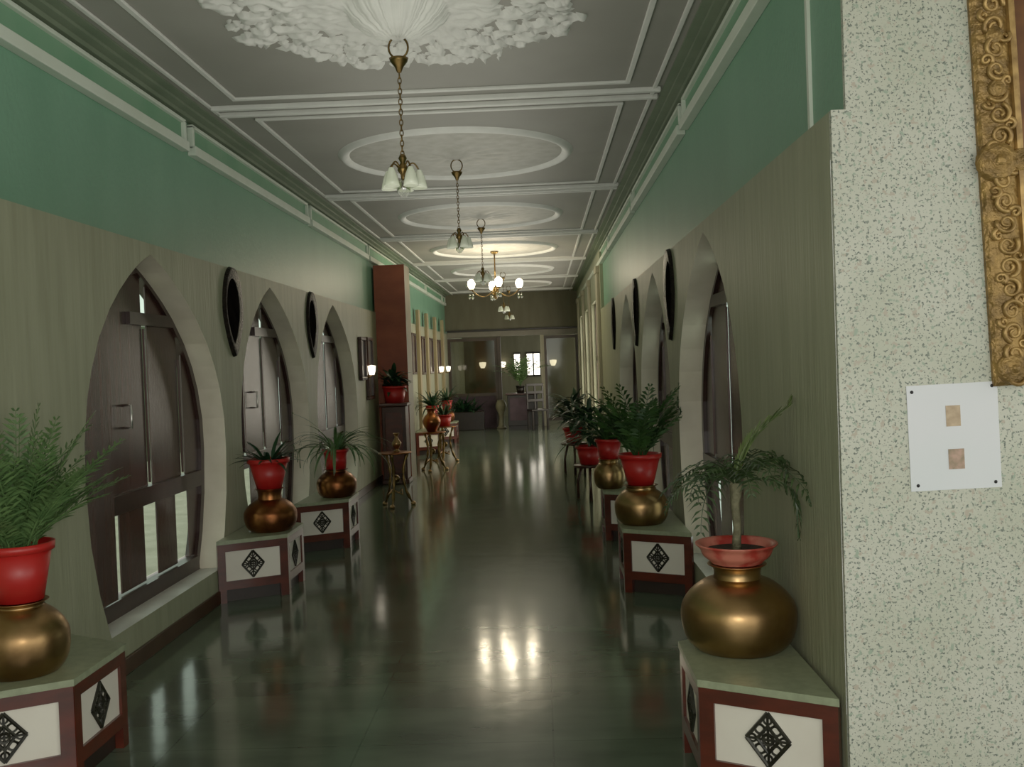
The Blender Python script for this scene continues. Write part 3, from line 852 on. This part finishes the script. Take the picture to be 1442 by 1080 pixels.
for i, (x, s, y, z, lb) in enumerate(((XL + .06, 1, 20.0, 1.42, 'lit wall lamp on the left past the red column, nearer of two'), (XL + .06, 1, 21.5, 1.42, 'lit wall lamp on the left past the red column, farther of two'),
                             (XL, 1, 12.02, 1.47, 'small glowing shade added as the flash glint on the framed pictures before the red column'))):  # third one is added: glows in place of flash reflected on picture glass
    t = empty('wall_lamp', (x, y, z), lb, 'lamp', 'lit wall lamps')
    obj('bracket', tube(B(), [(0, 0, -.06), (.05 * s, 0, -.08), (.08 * s, 0, -.05)], .008), 'brassd', t, True)
    obj('lamp_shade', lathe(B(), [(0, -.05), (.03, -.05), (.045, .0), (.05, .06), (.0, .07)], 16, (.08 * s, 0, 0)), 'sconce', t, True)

# ------------------------------------------------------------------ red column, plant stand, brass table
bm = B()
box(bm, XL - .01, -1.75, 12.95, 13.45, 0, 2.86, bev=.0)
for f in bm.faces:
    f.material_index = 1 if f.normal.x > .5 else 0
bm.normal_update()
for f in bm.faces: f.material_index = 1 if f.calc_center_median().x > -1.76 else 0
tag(obj('column_left', bm, ['brick', 'colside']), 'brick-red column projecting from the left wall past the third window', 'column', kind='structure')
st = empty('plant_stand', (-1.90, 12.68, 0), 'tall dark wooden stand in front of the red column', 'stand')
obj('body', mbox(-.155, .155, -.15, .15, .06, 1.0, bev=.01), 'darkwood', st)
obj('base', mbox(-.175, .175, -.17, .17, 0, .06, bev=.01), 'darkwood', st)
obj('top', mbox(-.185, .185, -.18, .18, 1.0, 1.04, bev=.01), 'darkwood', st)
obj('front_panel', mbox(-.11, .11, -.162, -.15, .14, .92, bev=.004), 'redwood', st)
t = empty('potted_plant', (-1.90, 12.68, 1.04), 'dark green round plant in a red pot on the tall stand before the red column', 'plant')
h = red_pot(t, .12, .15, .22)
bm = B()
for i in range(70):
    az = random.uniform(0, 2 * PI); rr = random.uniform(0, .1)
    leaf(bm, (rr * math.cos(az), rr * math.sin(az), h + random.uniform(0, .18)), az, random.uniform(0, 1.4), random.uniform(.12, .24), .07, random.uniform(.3, 1.4), n=4)
obj('foliage', bm, 'leafd', t)

def tripod_table(loc, r, H, label, top='brass2'):
    t = empty('tripod_table', loc, label, 'table', 'small round brass tables on the left')
    obj('tray_top', lathe(B(), [(0, H - .01), (r * .9, H - .016), (r, H - .012), (r * 1.01, H - .004), (r * .98, H), (0, H)], 36), top, t, True)
    obj('hub', lathe(B(), subdiv([(0, H * .42), (.03, H * .44), (.045, H * .5), (.03, H * .56), (0, H * .58)]), 16), 'brassd', t, True)
    for i in range(3):
        a = 2 * PI * i / 3 + .4; ca, sa = math.cos(a), math.sin(a)
        pts = []
        for s in range(13):
            u = s / 12
            rr = r * (.78 - 1.5 * u + 1.72 * u * u) if u < 1 else r
            pts.append((rr * ca, rr * sa, (H - .012) * (1 - u) + .008))
        leg = obj('leg', tube(B(), pts, [.016 + .006 * math.sin(s * 2.1) for s in range(13)], seg=8), 'brassd', t, True)
        obj('foot', lathe(B(), [(0, -.008), (.026, -.006), (.03, .012), (.015, .03), (0, .034)], 12, (pts[-1][0], pts[-1][1], .008)), 'brass', leg, True)
        q = a + PI / 3
        obj('stretcher', tube(B(), [(.35 * r * math.cos(a), .35 * r * math.sin(a), H * .3), (.5 * r * math.cos(q), .5 * r * math.sin(q), H * .22), (.35 * r * math.cos(a + 2 * PI / 3), .35 * r * math.sin(a + 2 * PI / 3), H * .3)], .008, seg=6), 'brass', t, True)
    return t
tripod_table((-1.60, 10.55, 0), .185, .585, 'small round copper-topped tripod table on ornate brass legs, left of the floor')
tag(obj('brass_vase', lathe(B(), subdiv([(0, 0), (.03, 0), (.035, .012), (.02, .03), (.045, .07), (.05, .1), (.025, .14), (.018, .17), (.035, .2), (.03, .2), (.014, .17)]), 24), 'brass', None, True), 'small brass vase on the copper-topped tripod table', 'vase').location = (-1.58, 10.55, .5865)
tripod_table((-1.58, 14.0, 0), .2, .56, 'round brass tripod table beside the red column')
tag(obj('brass_urn', lathe(B(), subdiv([(0, 0), (.06, 0), (.08, .03), (.12, .1), (.13, .16), (.1, .22), (.06, .26), (.055, .3), (.09, .33), (.08, .33), (.045, .3)]), 28), 'brass2', None, True), 'dark copper urn on the brass tripod table beside the red column', 'urn').location = (-1.58, 14.0, .563)
tripod_table((-1.52, 15.2, 0), .19, .56, 'farther round brass tripod table past the red column')
t = empty('potted_plant', (-1.52, 15.2, .5615), 'red pot with dark leaves on the farther tripod table', 'plant')
h = red_pot(t, .09, .12, .18)
bm = B()
for i in range(40):
    az = random.uniform(0, 2 * PI)
    leaf(bm, (.03 * math.cos(az), .03 * math.sin(az), h), az, random.uniform(.7, 1.5), random.uniform(.15, .28), .035, random.uniform(.3, 1.1), n=5)
obj('foliage', bm, 'leafd', t)

# ------------------------------------------------------------------ end partition and room beyond
PY = 23.0
bm = B()
box(bm, XLU, XR, PY, PY + .12, 2.30, ZC)
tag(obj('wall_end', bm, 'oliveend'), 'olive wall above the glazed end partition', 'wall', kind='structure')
def part_screen(n, x0, x1, label, solid=.75):
    t = empty('partition_%d' % n, ((x0 + x1) / 2, PY, 0), label, 'partition', kind='structure')
    cx = (x0 + x1) / 2
    bm = B()
    for a, b, z0, z1 in ((x0, x0 + .07, 0, 2.12), (x1 - .07, x1, 0, 2.12), (x0 + .07, x1 - .07, 2.05, 2.12), (x0 + .07, x1 - .07, solid, solid + .07)):
        box(bm, a - cx, b - cx, 0, .09, z0, z1)
    obj('frame', bm, 'partwood', t)
    if solid > .3: obj('lower_panel', mbox(x0 + .07 - cx, x1 - .07 - cx, .03, .06, 0, solid), 'purple', t)
    obj('pane', mbox(x0 + .07 - cx, x1 - .07 - cx, .04, .05, solid + .07, 2.05), 'pglass', t)
part_screen(1, XL, -.98, 'glazed partition screen left of the far doorway')
part_screen(2, .10, XR, 'glazed partition screen right of the far doorway', solid=.12)
tag(obj('trim_30', mbox(XL, XR, PY - .03, PY + .12, 2.14, 2.27, bev=.01), 'transom'), 'grey transom board over the far doorway', 'trim', kind='structure')
tag(obj('trim_31', mbox(XL, XR, PY - .05, PY, 2.27, 2.31, bev=.005), 'black'), 'thin dark line above the transom board', 'trim', kind='structure')
for i, x in enumerate((-.95, .07)):
    tag(obj('door_post_%d' % (i + 1), mbox(x - .045, x + .045, PY - .02, PY + .12, 0, 2.14, bev=.008), 'pilaster' if i else 'partwood'), ['dark left post of the far doorway', 'pale right post of the far doorway'][i], 'post', kind='structure')
# pale urn at the left post
tag(obj('pale_urn', lathe(B(), subdiv([(0, 0), (.1, 0), (.11, .03), (.07, .08), (.06, .3), (.1, .42), (.13, .52), (.11, .6), (.08, .64), (.09, .66), (.07, .66), (.06, .6)]), 28), 'paleurn', None, True), 'pale stone urn standing at the left post of the far doorway', 'urn').location = (-.93, 22.62, 0)
# reception desk with things
t = empty('reception_desk', (-.42, 22.3, 0), 'dark reception desk standing in the far doorway', 'desk')
obj('body', mbox(-.34, .34, -.2, .2, .08, .78, bev=.01), 'black', t)
obj('front_panel', mbox(-.29, .10, -.212, -.2, .2, .72, bev=.004), 'purple', t)
obj('base', mbox(-.33, .33, -.18, .18, 0, .08), 'black', t)
obj('top', mbox(-.38, .38, -.24, .24, .78, .82, bev=.008), 'darkwood', t)
t = empty('wooden_chair', (-.08, 21.75, 0), 'carved dark wooden chair in front of the reception desk', 'chair', rz=.3)
obj('seat', mbox(-.2, .2, -.2, .2, .42, .46, bev=.01), 'black', t)
bm = B()
for x in (-.18, 0, .18): box(bm, x - .02, x + .02, .17, .2, .46, 1.0, bev=.005)
for z in (.62, .8, .97): box(bm, -.2, .2, .165, .2, z, z + .06, bev=.008)
obj('backrest', bm, 'black', t)
for x in (-.17, .17):
    for y in (-.17, .17): obj('leg', mbox(x - .022, x + .022, y - .022, y + .022, 0, .42, bev=.004), 'black', t)
t = empty('potted_palm', (-.46, 22.34, .82), 'pale green spreading palm in a dark pot on the reception desk', 'plant')
red_pot(t, .08, .1, .16, 'black')
bm = B()
for i in range(26):
    az = random.uniform(0, 2 * PI)
    frond(bm, (0, 0, .14), az, random.uniform(1.2, 1.52), random.uniform(.7, .95), random.uniform(.8, 1.3), n=12, ll=.17, lw=.03, spread=.8, hang=.4)
obj('foliage', bm, 'fern', t)
# two small plants beside the left screen
t = empty('plant_box', (-1.66, 22.5, 0), 'dark grey planter box below the left partition screen', 'planter')
obj('box', mbox(-.34, .34, -.14, .14, 0, .42, bev=.01), 'black', t)
obj('soil', mbox(-.31, .31, -.12, .12, .415, .425), 'soil', t)
bm = B()
for i in range(110):
    az = random.uniform(0, 2 * PI); x = random.uniform(-.29, .16)
    leaf(bm, (x, random.uniform(-.08, .08), .42), az, random.uniform(.5, 1.5), random.uniform(.25, .5), .06, random.uniform(.4, 1.6), n=5)
obj('foliage', bm, 'leafd', t)
# lit lamps and windows of the far room
for i, x in enumerate((-1.62, -1.05, .38)):
    t = empty('wall_lamp', (x, YB - .1, 1.45), 'lit wall lamp in the room beyond the partition, %s of three' % ['leftmost', 'middle', 'rightmost'][i], 'lamp', 'lit wall lamps beyond the partition')
    obj('bracket', tube(B(), [(0, 0, -.1), (0, -.06, -.12), (0, -.1, -.06)], .01), 'brassd', t, True)
    obj('lamp_shade', lathe(B(), [(0, -.06), (.05, -.06), (.09, .02), (.1, .1), (.0, .11)], 16, (0, -.1, 0)), 'sconce', t, True)
for i, (a, b) in enumerate(((-.72, -.56), (-.36, -.2), (-.16, .0))):
    t = empty('window_%d' % k, ((a + b) / 2, YB - .11, 1.0), 'narrow bright window in the back wall, %s of three' % ['leftmost', 'middle', 'rightmost'][i], 'window', kind='structure'); k += 1
    w = b - a
    obj('window_pane', mbox(-w / 2, w / 2, -.01, 0, .15, .75), 'daylight', t)
    bm = B(); box(bm, -w / 2 - .02, -w / 2, -.03, 0, .1, .8); box(bm, w / 2, w / 2 + .02, -.03, 0, .1, .8); box(bm, -w / 2 - .02, w / 2 + .02, -.03, 0, .75, .8); box(bm, -w / 2 - .02, w / 2 + .02, -.03, 0, .1, .15)
    obj('window_frame', bm, 'black', t)

# ------------------------------------------------------------------ gilded frame and notice on the speckled wall
FX0, FX1, FZ0, FZ1 = 1.385, 2.55, 1.375, 2.95
t = empty('gilded_picture_frame', (FX0, YP, FZ0), 'large gilded carved picture frame hanging on the speckled wall', 'picture frame')
W_, H_ = FX1 - FX0, FZ1 - FZ0
def mould(bm, prof):
    """mitred frame: prof = list of (inset, depth)"""
    loops = []
    for i, d in [(i * 1.33, d) for i, d in prof]:
        loops.append([bm.verts.new(p) for p in ((i, -d, i), (W_ - i, -d, i), (W_ - i, -d, H_ - i), (i, -d, H_ - i))])
    for a, b in zip(loops, loops[1:]):
        for q in range(4): bm.faces.new((a[q], a[(q + 1) % 4], b[(q + 1) % 4], b[q]))
bm = B(); mould(bm, [(0, 0), (0, .014), (.008, .022), (.02, .026), (.045, .034), (.068, .03), (.078, .024)])
frm = obj('carved_moulding', bm, 'gold', t)
bm = B(); mould(bm, [(.078, .022), (.081, .034), (.087, .038), (.094, .034), (.097, .022)]); obj('bead_strip', bm, 'goldhi', t)
bm = B(); mould(bm, [(.097, .024), (.115, .02), (.14, .014)]); obj('inner_lip', bm, 'goldin', t)
obj('picture', mbox(.18, W_ - .18, -.0135, -.006, .18, H_ - .18), 'artred', t)
# carved scrolls and rosettes along the visible sides
random.seed(3)
def scroll(bm, cx, cz, r, turns, st, flip=1):
    pts = []
    for i in range(22):
        a = st + flip * turns * 2 * PI * i / 21; rr = r * (1 - .8 * i / 21)
        pts.append((cx + rr * math.cos(a), -.034 - .004 * math.sin(i * .4), cz + rr * math.sin(a)))
    tube(bm, pts, [.0065 * (1 - .5 * i / 21) + .0015 for i in range(22)], seg=6)
bm = B()
zz = .03; q = 0
while zz < H_ - .03:
    scroll(bm, .060, zz, .032, 1.4, q * 2.2, 1 if q % 2 else -1)
    scroll(bm, .032 + .056 * (q % 2), zz + .032, .018, 1.2, q * 1.3, -1 if q % 2 else 1)
    zz += .066; q += 1
xx = .12; q = 0
while xx < W_ - .05:
    scroll(bm, xx, .060, .032, 1.4, q * 2.2, 1 if q % 2 else -1); xx += .062; q += 1
obj('scroll_carving', bm, 'goldhi', frm, True)
for xc, zz, k_ in ((.052, .052, .95), (.045, .68, 1.25), (.118, .68, .75), (.06, .90, .6), (.06, 1.06, .55), (.06, 1.2, .6), (.045, 1.42, 1.1)):
    bm = lathe(B(), [(0, .022 * k_), (.012 * k_, .02 * k_), (.017 * k_, .010 * k_), (.026 * k_, .018 * k_), (.034 * k_, .006 * k_), (.042 * k_, .010 * k_), (.05 * k_, -.012)], 20)
    bm.transform(Matrix.Translation((xc, -.036, zz)) @ Matrix.Rotation(PI / 2, 4, 'X')); obj('rosette', bm, 'gold', frm, True)
t.rotation_euler = (0, math.radians(-2.2), 0)

t = empty('notice_sign', (1.265, YP, 1.225), 'white paper notice with two tiny prints, pinned below the gilded frame', 'notice')
obj('sheet', mbox(-.138, .138, -.003, -.0005, -.163, .163), 'paper', t)
obj('print', mbox(-.022, .022, -.0045, -.003, .032, .096), 'snap', t, )
obj('print', mbox(-.020, .028, -.0045, -.003, -.100, -.038), 'snap2', t)
for x, z in ((-.122, .143), (.122, .150), (-.116, -.146), (.120, -.146)):
    bm = lathe(B(), [(0, .004), (.004, .003), (.0055, 0)], 10); bm.transform(Matrix.Translation((x, -.003, z)) @ Matrix.Rotation(PI / 2, 4, 'X')); obj('pin', bm, 'pin', t, True)
t.rotation_euler = (0, math.radians(-1.2), 0)

# ------------------------------------------------------------------ outside the windows: courtyard walls in daylight
tag(obj('exterior_wall_left', mbox(-7.2, -7.1, 2, 26, -.2, 2.4), 'hedge'), 'dull green courtyard wall seen through the left window slits', 'wall', kind='structure')

tag(obj('exterior_ground', mbox(-7.1, XLU - .26, 0, 26, -.12, -.02), 'courtyard'), 'pale courtyard paving seen through the left window slits', 'ground', kind='structure')
# ------------------------------------------------------------------ light
w = bpy.data.worlds.new('world'); scn.world = w; w.use_nodes = True
bg = w.node_tree.nodes['Background']; bg.inputs['Color'].default_value = (.86, .87, .78, 1); bg.inputs['Strength'].default_value = 1.35

def light(name, kind, loc, energy, color=(1, 1, 1), size=.1, rot=None, size_y=None):
    l = bpy.data.lights.new(name, kind); l.energy = energy; l.color = color
    if kind == 'AREA':
        l.size = size
        if size_y: l.shape = 'RECTANGLE'; l.size_y = size_y
    elif kind in ('POINT', 'SPOT'): l.shadow_soft_size = size
    o = bpy.data.objects.new(name, l); COL.objects.link(o); o.location = loc
    if rot: o.rotation_euler = rot
    return o
light('camera_flash', 'POINT', (.03, -.02, 1.60), 46, (1, .97, .9), .035)
light('added_ceiling_fill', 'AREA', (XC, 10.5, 2.25), 34, (1, .98, .86), 1.3, rot=(math.radians(180), 0, 0), size_y=16)  # added upward fill without a fixture, evens out the corridor brightness
for i in range(4):
    a = math.radians(10 + 90 * i)
    light('chandelier_light', 'POINT', (XC + .35 * math.cos(a), MY[3] + .35 * math.sin(a), ZC - .036 - .34), 4.5, (1, .86, .62), .05)
light('added_far_room_fill', 'AREA', (-.6, 25.6, 3.0), 4, (1, .93, .8), 1.5)  # added fill for the room beyond, no fixture hangs there

# ------------------------------------------------------------------ camera
F = 1380.0
vy = Vector((39, 30, -F)).normalized()                    # corridor axis in camera space
r = .036
uz = Vector((-r, 1, 0)); uz = (uz - vy * uz.dot(vy)).normalized()
ux = vy.cross(uz)
Rm = Matrix((ux, vy, uz))                                  # rows: world axes in camera space -> world_from_cam
cam = bpy.data.cameras.new('camera'); co = bpy.data.objects.new('camera', cam); COL.objects.link(co)
cam.sensor_width = 36; cam.lens = F / 1442 * 36; cam.clip_start = .05
co.matrix_world = Matrix.Translation((0, 0, 1.5)) @ Rm.to_4x4()
scn.camera = co
scn.view_settings.view_transform = 'Standard'
scn.view_settings.exposure = 0.28
scn.view_settings.gamma = 1.14
